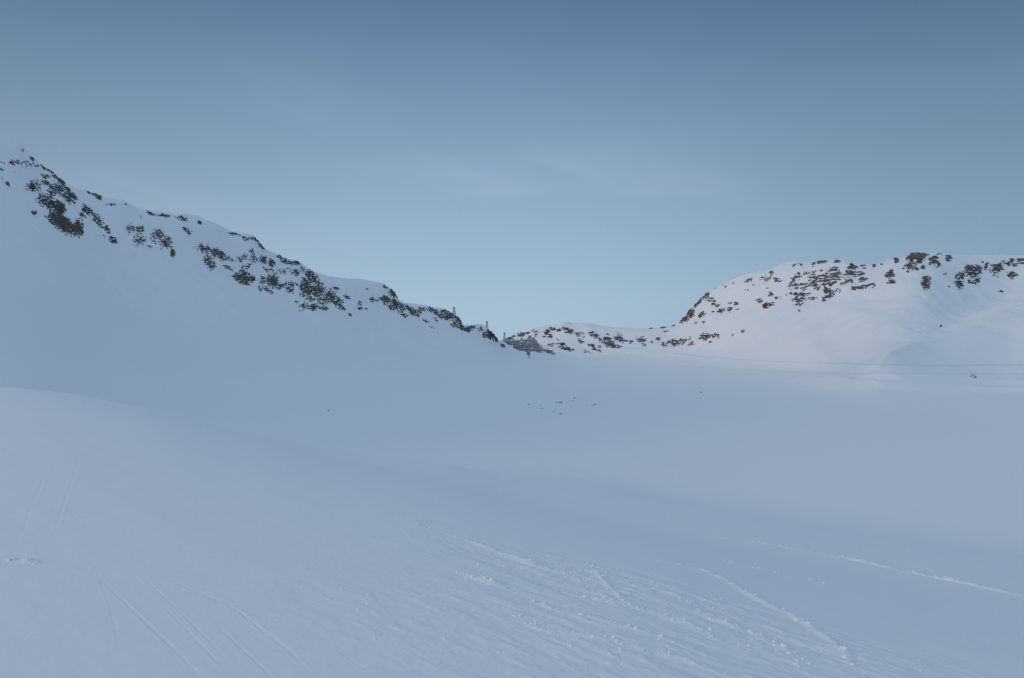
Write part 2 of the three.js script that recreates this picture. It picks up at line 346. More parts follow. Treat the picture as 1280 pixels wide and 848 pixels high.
for (let j = 0; j < NR; j++) for (let c = 0; c < NC; c++) {
  const c0 = (c + NC - 1) % NC, c1 = (c + 1) % NC, j0 = Math.max(0, j - 1), j1 = Math.min(NR - 1, j + 1);
  const a = (j * NC + c0) * 3, b = (j * NC + c1) * 3, d = (j0 * NC + c) * 3, e = (j1 * NC + c) * 3;
  const ax = POS[b] - POS[a], ay = POS[b + 1] - POS[a + 1], az = POS[b + 2] - POS[a + 2], bx = POS[e] - POS[d], by = POS[e + 1] - POS[d + 1], bz = POS[e + 2] - POS[d + 2];
  let nx = ay * bz - az * by, ny = az * bx - ax * bz, nz = ax * by - ay * bx; const l = (ny < 0 ? -1 : 1) / (Math.hypot(nx, ny, nz) || 1);
  const o = (j * NC + c) * 3; NRM[o] = nx * l; NRM[o + 1] = ny * l; NRM[o + 2] = nz * l;
}
function sheet(name, label, category, pick) {              // pick(stationInterval, bearing in degrees) -> belongs to this piece
  const idx = [], map = new Map(), P = [], N = [], U = [];
  const v = (j, c) => {
    const g = j * NC + c; let i = map.get(g);
    if (i === undefined) { i = P.length / 3; map.set(g, i); for (let q = 0; q < 3; q++) { P.push(POS[g * 3 + q]); N.push(NRM[g * 3 + q]); } U.push(POS[g * 3], POS[g * 3 + 2]); }
    return i;
  };
  for (let j = 0; j < NR - 1; j++) for (let c = 0; c < NC; c++) {
    const c1 = (c + 1) % NC;
    if (!pick(rows[j][0], cols[c] / R)) continue;
    const a = v(j, c), b = v(j, c1), d = v(j + 1, c), e = v(j + 1, c1);
    idx.push(a, b, e, a, e, d);
  }
  const g = new THREE.BufferGeometry();
  g.setAttribute('position', new THREE.Float32BufferAttribute(P, 3)); g.setAttribute('normal', new THREE.Float32BufferAttribute(N, 3)); g.setAttribute('uv', new THREE.Float32BufferAttribute(U, 2));
  g.setIndex(idx);
  const m = new THREE.Mesh(g, snow); m.name = name; m.castShadow = m.receiveShadow = true;
  m.userData = { label, category, kind: 'structure' };
  scene.add(m); return m;
}
const bOf = (px) => Math.atan((px - 640) / 1000) / R;
const PIECES = [
  ['snow_slope', 'tracked snow slope with ski grooves and crumbled berms', 'snow slope', (k, b) => k < 3],
  ['snow_basin', 'smooth untracked snow floor of the wide mountain basin', 'snow field', (k, b) => (k === 3 || k === 4)],
  ['mountain_ridge', 'long snowy ridge descending towards the pylons, broken by dark rock', 'mountain', (k, b) => k > 4 && b >= -75 && b < bOf(628)],
  ['mountain_saddle', 'low snowy saddle with scattered rocks behind the basin', 'mountain', (k, b) => k > 4 && b >= bOf(628) && b < bOf(851)],
  ['mountain_hill', 'broad snowy hill topped by a banded rock cliff', 'mountain', (k, b) => k > 4 && b >= bOf(851) && b < 75],
  ['snow_plateau', 'open snow plateau around and behind the slope', 'snow field', (k, b) => k > 4 && (b < -75 || b >= 75)],
];
for (const p of PIECES) sheet(...p);

// ---------------------------------------------------------------- rock outcrops
const rockMats = [[0.10, 0.095, 0.09], [0.082, 0.08, 0.08], [0.118, 0.108, 0.098]].map((c) => new THREE.MeshStandardMaterial({ color: new THREE.Color().setRGB(...c), roughness: 0.95, vertexColors: true }));
const slabMat = new THREE.MeshStandardMaterial({ color: new THREE.Color().setRGB(0.2, 0.2, 0.21), roughness: 0.95, vertexColors: true });
const cellAt = { x: 0, y: 0, h: 0, tilt: 0, crack: 0 };
function stones(x, y, s) {                                 // the broken block that a point belongs to
  const ix = Math.floor(x), iy = Math.floor(y); let best = 9, next = 9;
  for (let a = -1; a <= 1; a++) for (let b = -1; b <= 1; b++) {
    const u = ix + a, w = iy + b, cx = u + 0.12 + 0.76 * hash(u, w, s), cy = w + 0.12 + 0.76 * hash(u, w, s + 1), dx = x - cx, dy = y - cy, d = dx * dx + dy * dy;
    if (d < best) { next = best; best = d; cellAt.x = cx; cellAt.y = cy; cellAt.h = hash(u, w, s + 2); cellAt.tilt = (hash(u, w, s + 3) - 0.5) * dx + (hash(u, w, s + 4) - 0.3) * dy; } else if (d < next) next = d;
  }
  cellAt.crack = Math.sqrt(next) - Math.sqrt(best);
}
const names = new Map();
function numbered(n) { const k = names.get(n) || 0; names.set(n, k + 1); return k ? n + '_' + String(k).padStart(3, '0') : n; }
let rockSeed = 100, rockCount = 0, triCount = 0;
function outcrop(label, blobs, o = {}) {
  const seed = (rockSeed += 11), E = [];
  let lo = [1e9, 1e9], hi = [-1e9, -1e9], sum = new THREE.Vector3(), rMean = 0;
  for (const [px, py, rx, ry, rot = 0, den = 0.85] of blobs) {
    const c = sight(px, py, 100), cs = Math.cos(rot * R), sn = Math.sin(rot * R), k = 0.6;
    // the outcrop's two half axes on the ground, taken from points inside it
    const along = (dx, dy) => {
      const tries = [[1, dx, dy], [-1, -dx, -dy]];
      for (const [sg, ex, ey] of tries) { const p = sight(px + ex * k, py + ey * k, 100); if (p.hit && Math.abs(p.r - c.r) < 0.09 * c.r) return [sg * (p.x - c.x) / k, sg * (p.z - c.z) / k]; }
      const g = c.r / 1000, sx = c.x / c.r, sz = c.z / c.r; return [dx * g * -sz - dy * g * 1.6 * sx, dx * g * sx - dy * g * 1.6 * sz];
    };
    const A = along(rx * 0.9 * cs, rx * 0.9 * sn), B = along(-ry * 0.9 * sn, ry * 0.9 * cs), det = A[0] * B[1] - A[1] * B[0] || 1e-6;
    E.push({ x: c.x, z: c.z, i: [B[1] / det, -B[0] / det, -A[1] / det, A[0] / det], den });
    const wx = (Math.abs(A[0]) + Math.abs(B[0])) * 1.9, wz = (Math.abs(A[1]) + Math.abs(B[1])) * 1.9;
    lo[0] = Math.min(lo[0], c.x - wx); hi[0] = Math.max(hi[0], c.x + wx); lo[1] = Math.min(lo[1], c.z - wz); hi[1] = Math.max(hi[1], c.z + wz);
    sum.add(new THREE.Vector3(c.x, c.y, c.z)); rMean += c.r;
  }
  sum.multiplyScalar(1 / blobs.length); rMean /= blobs.length;
  const group = new THREE.Group(); group.name = numbered('rock_outcrop'); group.position.copy(sum);
  group.userData = { label, category: o.category || 'rocks', group: 'rock outcrops on the snowy mountains' };
  const unit = rMean / 1000, cell = 0.5 * unit, sx = sum.x / rMean, sz = sum.z / rMean;   // grid axes: across and along the line of fall seen from the basin
  // rotate the box into across / along axes
  const ax = -sz, az = sx;
  let s0 = 1e9, s1 = -1e9, t0 = 1e9, t1 = -1e9;
  for (const [x, z] of [[lo[0], lo[1]], [lo[0], hi[1]], [hi[0], lo[1]], [hi[0], hi[1]]]) { const p = x * ax + z * az, q = x * sx + z * sz; s0 = Math.min(s0, p); s1 = Math.max(s1, p); t0 = Math.min(t0, q); t1 = Math.max(t1, q); }
  const nx = Math.min(700, Math.ceil((s1 - s0) / cell) + 1), nz = Math.min(700, Math.ceil((t1 - t0) / (cell * 0.9)) + 1), cx = (s1 - s0) / (nx - 1), cz = (t1 - t0) / (nz - 1);
  const V = new Float32Array(nx * nz).fill(-9), TONE = new Float32Array(nx * nz), big = (o.block || 4.2) * unit, flat = o.flat || 1;
  const turn = (hash(seed, 3, 1) - 0.5) * 0.7, tc = Math.cos(turn), ts = Math.sin(turn), fall = (landHeight(sum.x, sum.z) - landHeight(sum.x - sx * 12 * unit, sum.z - sz * 12 * unit)) / (12 * unit), deep = Math.min(1.7, Math.max(0.55, 0.7 / Math.max(0.1, fall)));
  const mask = (x, z, wide) => {                                 // how much rock there is at a place: above 0 mostly bare, below mostly snow
    let v = -9;
    for (const e of E) {
      const dx = x - e.x, dz = z - e.z, p = e.i[0] * dx + e.i[1] * dz, q = e.i[2] * dx + e.i[3] * dz, r2 = p * p + q * q;
      if (r2 < 4) v = Math.max(v, wide ? (e.den - 0.71) * 1.1 + 0.02 - 0.2 * r2 - Math.max(0, r2 - 1.6) * 0.3 : (e.den - 0.71) * 1.6 + 0.08 - 0.42 * r2 - Math.max(0, r2 - 1) * 0.6);
    }
    return v;
  };
  for (let j = 0; j < nz; j++) for (let i = 0; i < nx; i++) {
    const s = s0 + i * cx, t = t0 + j * cz, x = ax * s + sx * t, z = az * s + sz * t;
    const here = mask(x, z, true);
    if (here < -1.2) continue;
    let v = -9, tone = 0;
    for (const [size, sd, less, gap, wide] of [[big, seed, 0, 0.16, false], [big * 0.52, seed + 5, 0.03, 0.22, false], [big * 0.33, seed + 9, 0.05, 0.25, true]]) {
      const a = (tc * s + ts * t / deep) / size, b = (-ts * s + tc * t / deep) / size;
      stones(a, b, sd);
      const cs = (tc * cellAt.x - ts * cellAt.y) * size, ct = (ts * cellAt.x + tc * cellAt.y) * size * deep;
      const m = mask(ax * cs + sx * ct, az * cs + sz * ct, wide), full = smooth(0.25, 0.6, m);
      const w = m + (cellAt.h - 0.5) * 0.95 - less;
      const vv = w <= 0 ? -0.5 : 0.12 + 0.5 * Math.min(w, 0.7) + cellAt.tilt * 0.5 * flat - (1 - smooth(0.0, gap, cellAt.crack)) * (0.85 - 0.5 * full) * flat;
      if (vv > v) { v = vv; tone = cellAt.h; }
    }
    v += 0.14 * fbm(s / unit / 1.6, t / unit / 1.5, seed + 7, 2);
    if (v > -0.2) {                                        // snow lying along the ledges
      const y = landHeight(x, z), k = Math.sin(6.283 * (y / ((o.strata || 2.9) * unit) + 1.3 * fbm(x / (16 * unit), z / (16 * unit), seed + 21, 2) + 0.55 * fbm(x / (4 * unit), z / (4 * unit), seed + 23, 1)));
      v -= (o.strata ? 0.85 : 0.7) * smooth(-0.05 + 0.4 * fbm(x / (7 * unit), z / (7 * unit), seed + 25, 1), 0.6, k) * (1 - 0.5 * smooth(0.3, 0.55, here)) * flat;
    }
    V[j * nx + i] = v; TONE[j * nx + i] = tone;
  }
  const comp = new Int32Array((nx - 1) * (nz - 1)).fill(-1), list = [];
  const shown = (i, j) => { const a = V[j * nx + i], b = V[j * nx + i + 1], c = V[(j + 1) * nx + i], d = V[(j + 1) * nx + i + 1]; return Math.max(a, b, c, d) > 0 && Math.min(a, b, c, d) > -8; };
  for (let j = 0; j < nz - 1; j++) for (let i = 0; i < nx - 1; i++) {
    if (comp[j * (nx - 1) + i] >= 0 || !shown(i, j)) continue;
    const id = list.length, quads = [], stack = [[i, j]]; comp[j * (nx - 1) + i] = id;
    while (stack.length) {
      const [a, b] = stack.pop(); quads.push([a, b]);
      for (const [p, q] of [[a + 1, b], [a - 1, b], [a, b + 1], [a, b - 1]]) if (p >= 0 && q >= 0 && p < nx - 1 && q < nz - 1 && comp[q * (nx - 1) + p] < 0 && shown(p, q)) { comp[q * (nx - 1) + p] = id; stack.push([p, q]); }
    }
    list.push(quads);
  }
  const amp = (o.amp || 2.2) * unit;
  const vert = (i, j) => {
    const s = s0 + i * cx + (hash(i, j, seed + 8) - 0.5) * cx * 0.2, t = t0 + j * cz + (hash(i, j, seed + 9) - 0.5) * cz * 0.2, x = ax * s + sx * t, z = az * s + sz * t;
    const v = V[j * nx + i], y = landHeight(x, z), d = unit, hx = (landHeight(x + d, z) - y) / d, hz = (landHeight(x, z + d) - y) / d, l = 1 / Math.hypot(hx, 1, hz);
    const e = v > 0 ? 0.35 * unit + Math.min(v, 0.9) * amp : Math.max(-0.8 * unit, v * 2 * unit);
    // rock stands out of the slope
    return [x - hx * l * e - sum.x, y + l * e - sum.y, z - hz * l * e - sum.z];
  };
  const build = (quads) => {
    const P = [], C = [];
    for (const [i, j] of quads) {
      const a = vert(i, j), b = vert(i + 1, j), c = vert(i, j + 1), d = vert(i + 1, j + 1);
      const tri = hash(i, j, seed) < 0.5 ? [a, b, c, b, d, c] : [a, b, d, a, d, c];
      for (const q of tri) P.push(...q);
      const f = (TONE[j * nx + i] * 7.31) % 1, k = 0.55 + 0.8 * f * f + 0.45 * hash(i, j, seed + 3), w = 0.1 * (hash(Math.floor(i / 6), Math.floor(j / 6), seed + 4) - 0.5);
      for (let q = 0; q < 6; q++) C.push(k * (1 + w), k, k * (1 - w));
    }
    const g = new THREE.BufferGeometry();
    g.setAttribute('position', new THREE.Float32BufferAttribute(P, 3)); g.setAttribute('color', new THREE.Float32BufferAttribute(C, 3)); g.computeVertexNormals();
    triCount += P.length / 9; return g;
  };
  const mat = o.mat || rockMats[seed % 3];
  list.sort((a, b) => b.length - a.length);
  const rubble = [];
  list.forEach((q, n) => {
    if (q.length > 36 && n < 200 || n === 0) { const m = new THREE.Mesh(build(q), mat); m.name = 'rock'; m.castShadow = m.receiveShadow = true; group.add(m); rockCount++; } else if (q.length > 1) rubble.push(...q);
  });
  if (rubble.length) { const m = new THREE.Mesh(build(rubble), mat); m.name = 'rubble'; m.userData.kind = 'stuff'; m.castShadow = m.receiveShadow = true; group.add(m); }
  if (!group.children.length) { console.log('empty outcrop', label); return null; }
  scene.add(group); return group;
}

// the ridge that the pylons stand on, from its high end down
outcrop('thin streak of rock just under the highest top of the pylon ridge', [[19, 203, 15, 3.6, 8, 0.66], [33, 205, 8, 3.5, 15, 0.6], [40, 199, 3.5, 1.6, 35, 0.85], [28, 188, 2, 1.2, 0, 0.9], [45, 207, 3, 1.5, 20, 0.7]]);
outcrop('few small stones in smooth snow under the thin rock streak', [[1, 212, 3, 1.6, 0, 0.85], [9.5, 231, 2, 1.8, 0, 0.9], [4, 224, 5, 3, 30, 0.42], [17, 215, 2, 1, 0, 0.6]]);
outcrop('large broken rock cluster filling the steep flank under the highest ridge top', [[42, 233, 9, 7, 0, 0.78], [57, 221, 6, 2.6, 10, 0.8], [70, 235, 14, 11, 20, 0.68], [57, 252, 12, 7, 20, 0.8], [73, 260, 8, 6, 20, 0.95], [64, 256, 5, 4, 0, 0.9], [85, 247, 9, 6, 30, 0.7], [56, 228, 6, 4, 0, 0.6], [50, 240, 6, 5, 0, 0.5], [93, 247, 4, 3, 30, 0.8]]);
outcrop('row of rocks along the steep skyline edge beside the large broken cluster', [[77, 227, 4.5, 2.6, 30, 0.95], [84, 236.5, 4, 2, 30, 0.92], [62, 214, 8, 1.6, 40, 0.7], [70, 222, 6, 1.6, 48, 0.75], [54, 210, 4, 1.5, 40, 0.7]]);
outcrop('solid dark slanting rock slab, lowest on the steep end of the ridge', [[80, 280, 20, 8.5, 33, 0.98], [98, 286, 4.5, 9, -10, 0.95], [70, 273, 10, 6, 20, 0.95], [42, 266, 3, 2, 0, 0.9], [50, 272, 3, 2, 0, 0.5]], { amp: 3 });
outcrop('slanting string of rocks stepping down the snow beside the dark slab', [[108, 263.5, 9, 4.6, 30, 0.75], [102, 269, 4, 3, 20, 0.8], [123, 277, 9, 4.5, 45, 0.8], [133, 287, 5, 3.6, 40, 0.9], [141, 301, 4.2, 3.8, 20, 0.95], [116, 270, 6, 3, 40, 0.6], [130, 295, 2, 1.2, 0, 0.7]]);
outcrop('small flat rock on the skyline above the slanting string of rocks', [[121, 245.5, 6, 2.2, 25, 0.96], [110, 241, 1.8, 1.4, 0, 0.95], [140, 256.5, 6.5, 1.4, 5, 0.75], [156, 255, 3, 1.2, 20, 0.7]]);
outcrop('loose patch of rocks below the smooth snowy dip of the ridge crest', [[162, 286, 7, 6.5, 0, 0.66], [174, 288, 5.5, 5, 0, 0.75], [174, 301, 8, 7, 0, 0.7], [197, 294, 9, 6.5, 20, 0.72], [207, 303, 8, 7.5, 40, 0.8], [215.5, 316.5, 3, 3.6, 0, 0.96], [187, 308, 3.2, 2, 0, 0.8], [176, 272, 8, 1.5, 45, 0.55], [193, 302, 6, 4, 0, 0.55]]);
outcrop('thin dark band of rock right under the rounded snowy crest', [[187, 267, 4, 1.8, 0, 0.7], [204, 269.5, 13, 2.2, 8, 0.68], [227, 273, 6, 2.4, 15, 0.88], [233, 288, 6, 2.2, 20, 0.75], [249, 278.5, 2.2, 1.8, 0, 0.9], [235, 292, 2, 1.3, 0, 0.85]]);
outcrop('dark capping ledge on the small bump of the ridge skyline', [[291, 292.5, 7, 1.8, 5, 0.9], [305, 298, 3, 2, 20, 0.8], [316, 298.5, 10, 1.9, 28, 0.92], [326, 308, 6, 1.4, 48, 0.85]]);
outcrop('elongated rock patch in open snow below the capping ledge', [[256, 313, 10, 4.6, 10, 0.74], [268, 316, 8, 4.6, 10, 0.76], [276, 320, 8, 4.6, 10, 0.88], [287, 324, 6, 3, 10, 0.7], [261.5, 330, 8, 3.8, 30, 0.88], [284, 335, 9, 2.4, 10, 0.7], [242, 310, 2, 1.3, 0, 0.7]]);
outcrop('scattered rocks and snow patches in the middle of the ridge flank', [[314.6, 314, 3, 2.6, 0, 0.82], [306, 321, 6, 4, 0, 0.66], [317, 322, 5, 5, 0, 0.7], [308, 334, 8, 4.5, 0, 0.64], [328.5, 324.5, 4.3, 4.3, 0, 0.92], [339, 329, 4, 5.2, 0, 0.98], [334, 337, 8, 3, 0, 0.58], [353, 339, 8, 4.5, 0, 0.56], [298, 324, 4, 2.5, 0, 0.7]]);
outcrop('rounded solid rock knob at the lower edge of the ridge rocks', [[302, 348, 9.5, 7.2, 5, 0.97], [314, 349, 4, 4, 0, 0.93], [309, 355, 4, 2, 15, 0.85]], { amp: 3 });
outcrop('blocky rocks stepping along the lower edge of the ridge cluster', [[329, 351, 6, 5, 0, 0.74], [341, 352, 6.5, 6.6, 0, 0.98], [325, 361, 3, 3, 0, 0.95], [332, 362, 5.5, 2.4, 5, 0.7], [339, 366, 1.8, 1.5, 0, 0.9], [348.5, 358, 5, 4, 0, 0.82]]);
outcrop('crags lining the ridge skyline above the main rock field', [[348.5, 321.6, 4, 1.5, 20, 0.85], [356, 327, 5, 3.8, 0, 0.82], [363, 329, 4, 2.8, 0, 0.8], [370, 329, 4, 2.8, 0, 0.96], [369, 341, 6, 4.6, 0, 0.7], [378, 337, 7, 4, 20, 0.62], [387, 341, 4, 4.8, 0, 0.96], [392, 348, 6.5, 5, 45, 0.88], [398, 354.6, 3, 3, 0, 0.85], [362, 336, 5, 3, 0, 0.55]]);
outcrop('main dense rock field spreading over the lower ridge flank', [[361, 355.6, 12, 4.6, 0, 0.72], [363, 363, 6, 3, 0, 0.64], [382.5, 362, 7, 7.5, 0, 0.9], [397, 365, 9, 8.5, 0, 0.84], [414, 371.6, 9, 6.5, 35, 0.82], [404, 376, 7, 6, 0, 0.78], [423, 379, 6, 4.6, 40, 0.86], [380, 382, 6, 4.6, 0, 0.72], [392, 384, 7, 4.6, 0, 0.88], [405, 386, 5, 3, 10, 0.88], [429, 385.5, 2.5, 3, 0, 0.9], [437, 394, 2, 1.4, 40, 0.95], [372, 377.5, 4, 1.2, 0, 0.8], [390, 373, 10, 5, 20, 0.6]]);
outcrop('few single stones in the smooth snow beyond the main rock field', [[420, 361, 2.6, 1.6, 0, 0.96], [433, 371.5, 4.2, 2, 15, 0.9], [465.5, 375, 2.6, 2, 0, 0.97], [470, 376, 2, 1, 0, 0.8], [449.6, 380, 2, 2, 0, 0.97], [449.6, 386, 3, 1.4, 0, 0.97], [458, 386.6, 1.4, 1.2, 0, 0.95], [453, 358, 1.5, 1, 0, 0.85], [458, 362, 1.6, 1.1, 0, 0.9]]);
outcrop('rocky shoulder where the ridge skyline drops past smooth snow', [[481, 359, 3.2, 1.5, 25, 0.9], [490.6, 366, 5, 4.4, 45, 0.92], [483, 375, 7, 3.8, 5, 0.92], [492.5, 381, 6, 5, 0, 0.92], [502, 385, 6, 5.6, 30, 0.74], [490.6, 386.5, 3.5, 2.2, 0, 0.85], [511, 385, 8, 4, 35, 0.84], [517, 391, 5, 4, 20, 0.94], [504, 395, 9, 2, 5, 0.64], [482, 382, 3, 3, 0, 0.65]]);
outcrop('dark crags along the skyline between rocky shoulder and tallest pylon', [[525.5, 387, 5, 3.4, -10, 0.93], [540, 388, 7, 3.6, 10, 0.76], [545, 392, 3.4, 2, 0, 0.9], [556.6, 390, 7, 3, 25, 0.88], [553, 396.5, 5, 2.3, 0, 0.94], [560, 396, 4, 4, 0, 0.95], [544, 399.5, 4.2, 2, 45, 0.82], [532, 401.5, 4, 1.4, 30, 0.82], [539.6, 409, 3.4, 1.4, 25, 0.7], [523, 395, 2, 1.4, 0, 0.85]]);
outcrop('dark crag carrying the highest of the pylons', [[571.7, 400, 4.6, 4.6, 45, 0.99], [566, 396, 5, 2.8, 45, 0.92], [568, 407, 4, 2.6, 10, 0.88], [577, 410, 8, 2.8, 25, 0.88], [586, 411.5, 3.5, 4, 10, 0.97], [591, 409.5, 4.2, 2.4, 0, 0.88], [600, 411.5, 3, 3, 0, 0.82]]);
outcrop('dark crag carrying the middle pylon above the notch', [[613, 418, 5.6, 4.6, 50, 0.99], [605.7, 418.5, 4, 2.8, 20, 0.74], [620, 424.5, 4, 1.8, 45, 0.97], [628, 433, 3.2, 1.1, 30, 0.8], [604, 421, 3, 1.6, 30, 0.8]]);
// the low saddle behind the basin
outcrop('broad grey rock slabs in the notch under the lowest pylon', [[635, 428.5, 6, 2.8, 15, 0.92], [656, 432.5, 18, 3.8, 5, 0.99], [667, 431, 8, 3.4, 25, 0.99], [669, 437.5, 8.5, 2.6, 10, 0.97], [685, 440, 8, 2.1, 20, 0.95], [659, 440, 3.6, 1.2, 25, 0.9], [647, 436, 7, 2, 25, 0.95], [655, 425.5, 7, 1.2, 3, 0.9]], { mat: slabMat, flat: 0.5, amp: 1.4 });
outcrop('string of rocks along the saddle skyline beside the lowest pylon', [[637.5, 423, 6, 1.3, -30, 0.9], [651, 419, 4.2, 3, 0, 0.85], [659, 416.5, 4.2, 2, 0, 0.9], [669, 414.5, 4.2, 1.5, 0, 0.9], [669, 419, 2.2, 1.6, 0, 0.95], [654, 421, 3, 1.6, 0, 0.75]]);
outcrop('pair of upright dark rocks on the saddle beside its skyline rocks', [[683, 416, 2.8, 3.8, 5, 0.99], [688, 420.6, 1.9, 2.3, 0, 0.98], [680, 420.6, 2, 1.4, 0, 0.93], [690.6, 412.5, 4.2, 1.7, 0, 0.9], [699, 413.5, 2.7, 1.6, 0, 0.93]]);
outcrop('blocky rocks under the highest snow top of the saddle', [[710.6, 414, 5.2, 3.2, 15, 0.98], [704, 410.5, 2, 3.6, 0, 0.74], [721, 417, 4.6, 2.1, 20, 0.92], [729, 417, 3.4, 2.2, 45, 0.7], [726, 427, 5, 1.8, 30, 0.98], [729, 422.5, 2.4, 1.2, 45, 0.8], [697, 425, 1.8, 1, 0, 0.8]]);
outcrop('slanting rock rib running down the saddle beside the blocky rocks', [[739, 417.5, 4.4, 2.8, 45, 0.9], [746, 421, 4.4, 3, 40, 0.86], [751, 426, 2.8, 2, 40, 0.88], [757.5, 426, 4, 4, 0, 0.9], [761, 431, 5, 3.4, 0, 0.95]]);
outcrop('low broken line of stones along the foot of the saddle', [[687.5, 431.5, 7, 2, 5, 0.84], [700, 432, 7, 2.5, 5, 0.92], [709, 437, 9, 2, 12, 0.8], [731, 440, 9, 2, 3, 0.68], [739, 432, 4.2, 1.3, 10, 0.88], [742, 436.5, 3, 2, 15, 0.97], [750, 434, 2, 1.4, 0, 0.9], [749, 439, 3, 1.2, 20, 0.85]]);
outcrop('scattered dark stones in the middle of the long saddle', [[759, 423.6, 5, 3.6, 0, 0.78], [774, 424.5, 6.4, 3.8, 5, 0.74], [771, 434, 5, 2, 5, 0.88], [780.6, 427, 3, 2, 0, 0.86], [788, 428, 3.2, 1.6, -10, 0.88], [766, 428, 4, 3, 0, 0.6]]);
outcrop('dark stones and spikes on the saddle nearest the banded hill', [[802, 425, 6.2, 3, 5, 0.86], [805, 432, 2.6, 3.6, 0, 0.66], [823, 424.5, 2.2, 3, 20, 0.93], [830.6, 431, 4.6, 3.8, 0, 0.74], [842, 428, 6.2, 4.2, 0, 0.86], [853, 427, 5, 3, 0, 0.9], [863.6, 430, 4.2, 2.8, 0, 0.72], [862.7, 424, 2, 2, 0, 0.9], [815, 428, 2.5, 1.4, 0, 0.8]]);
outcrop('thin low stones on the saddle skyline below the hill nose', [[815.5, 411, 2.7, 1.1, 0, 0.92], [829.6, 409.5, 3.2, 1.1, -8, 0.92], [831.5, 415, 3.6, 1.1, -10, 0.9], [842, 407.5, 2, 1, -10, 0.9]]);
// the broad hill with the banded cliff
outcrop('single large round boulder with small stones at the foot of the hill', [[880.6, 421.7, 5.6, 4.2, 0, 0.99], [894, 420, 6, 2, 5, 0.92], [888, 427.4, 1.5, 1.3, 0, 0.96]], { amp: 3 });
outcrop('two tiny stones in smooth snow beside the round boulder', [[916.5, 419, 1.5, 1.1, 0, 0.96], [929, 414.5, 2.5, 1.3, 15, 0.96], [870, 403.8, 2.6, 0.9, 0, 0.85], [879.6, 403, 2, 0.9, 0, 0.85]]);
outcrop('dark crags climbing the steep nose of the banded hill', [[853.5, 400, 2.4, 3, 45, 0.95], [858, 398.5, 3.2, 2.4, 0, 0.97], [863.6, 391, 3.4, 4.6, 10, 0.97], [870, 382, 1.7, 2, 0, 0.95], [875, 376.5, 1.8, 2.8, 20, 0.95], [884.5, 369, 3.4, 3.6, 30, 0.92], [894.7, 361, 3.2, 1.8, -30, 0.88], [887, 374, 4, 2, 0, 0.95], [906, 358, 2.4, 1.6, 40, 0.85], [880, 372, 2, 1.5, 0, 0.8]]);
outcrop('dark knobs in two rows on the snow behind the hill nose', [[892, 379, 2.2, 3, 0, 0.97], [896.6, 382.5, 3.2, 1.4, 0, 0.92], [877.7, 393.4, 3.7, 2.4, -10, 0.98], [891, 390.6, 3, 1.1, 0, 0.9], [902, 389, 4.6, 2.4, 0, 0.98], [912.7, 388, 3, 3.2, 0, 0.98], [921, 387, 2.8, 1.3, 0, 0.92], [913.6, 379, 2.5, 1.3, 0, 0.92], [921, 380, 3.2, 1.9, 0, 0.93]]);
outcrop('scattered rock patches between the hill nose and banded cliff', [[936, 351, 4.6, 2, -20, 0.93], [964.5, 340.5, 2, 3, 0, 0.98], [957, 349, 8, 4.6, 0, 0.7], [971, 349.5, 6.2, 2.8, 20, 0.8], [934, 364, 3.4, 1.6, 10, 0.66], [963.6, 368, 2.6, 3, 0, 0.8], [943, 356.6, 1.5, 2, 0, 0.85], [973, 372.6, 4.2, 2, 0, 0.64], [959, 359.4, 4, 2, 0, 0.64], [917, 354, 1.5, 1, 0, 0.75]]);
outcrop('three dark knobs low on the snow below the scattered patches', [[950, 376.4, 3, 2.2, 0, 0.98], [957, 382.6, 4, 2.7, -10, 0.99], [964.5, 381, 3.3, 2.2, -15, 0.98], [969.5, 380.5, 1.4, 1, 0, 0.9]]);
outcrop('row of small rocks along the snowy rim above the banded cliff', [[992, 332, 3.6, 2.5, 0, 0.8], [1001, 331, 3.2, 2, 0, 0.74], [1017.5, 330, 2.5, 3, 0, 0.8], [1025.4, 328, 3, 2, 10, 0.96], [1032, 327.5, 2.6, 1.2, 0, 0.8], [1047, 327, 4.2, 2, 0, 0.92], [1066, 334, 6, 2.8, 0, 0.94], [1079, 332.5, 2.8, 1, 0, 0.85], [1080.6, 335.5, 2.8, 1, 10, 0.85], [1093, 332, 2, 2.2, 0, 0.97], [1103, 330.5, 2.5, 1, 0, 0.8]]);
outcrop('wide horizontally banded rock cliff streaked with snow', [[994.5, 347.5, 6, 4, -15, 0.88], [1005.6, 343, 7, 4, 0, 0.78], [1016, 341, 4.2, 4, 0, 0.8], [1028, 338.6, 3, 3, 0, 0.7], [1035, 341, 2.6, 2.2, 0, 0.85], [1043.5, 336.5, 6, 3.6, 0, 0.8], [1045, 344.5, 6, 4, 0, 0.88], [1063, 343, 9, 4.4, 0, 0.92], [1076, 342.5, 6, 3.4, 0, 0.8], [1079, 349.7, 5.2, 3.4, 0, 0.8], [1060, 352, 6, 4, -10, 0.88], [1045, 351, 7, 4, 0, 0.84], [1033, 351, 8, 8, 0, 0.87], [1021, 350.5, 9, 6, 0, 0.8], [1006.4, 358, 8, 5, 0, 0.84], [992, 357, 6, 6, 0, 0.76], [1021, 358, 8, 5, 0, 0.76], [1034.6, 358.6, 5, 3, 0, 0.93], [1051, 356, 3, 1.6, 0, 0.92]], { strata: 4.4, block: 5 });
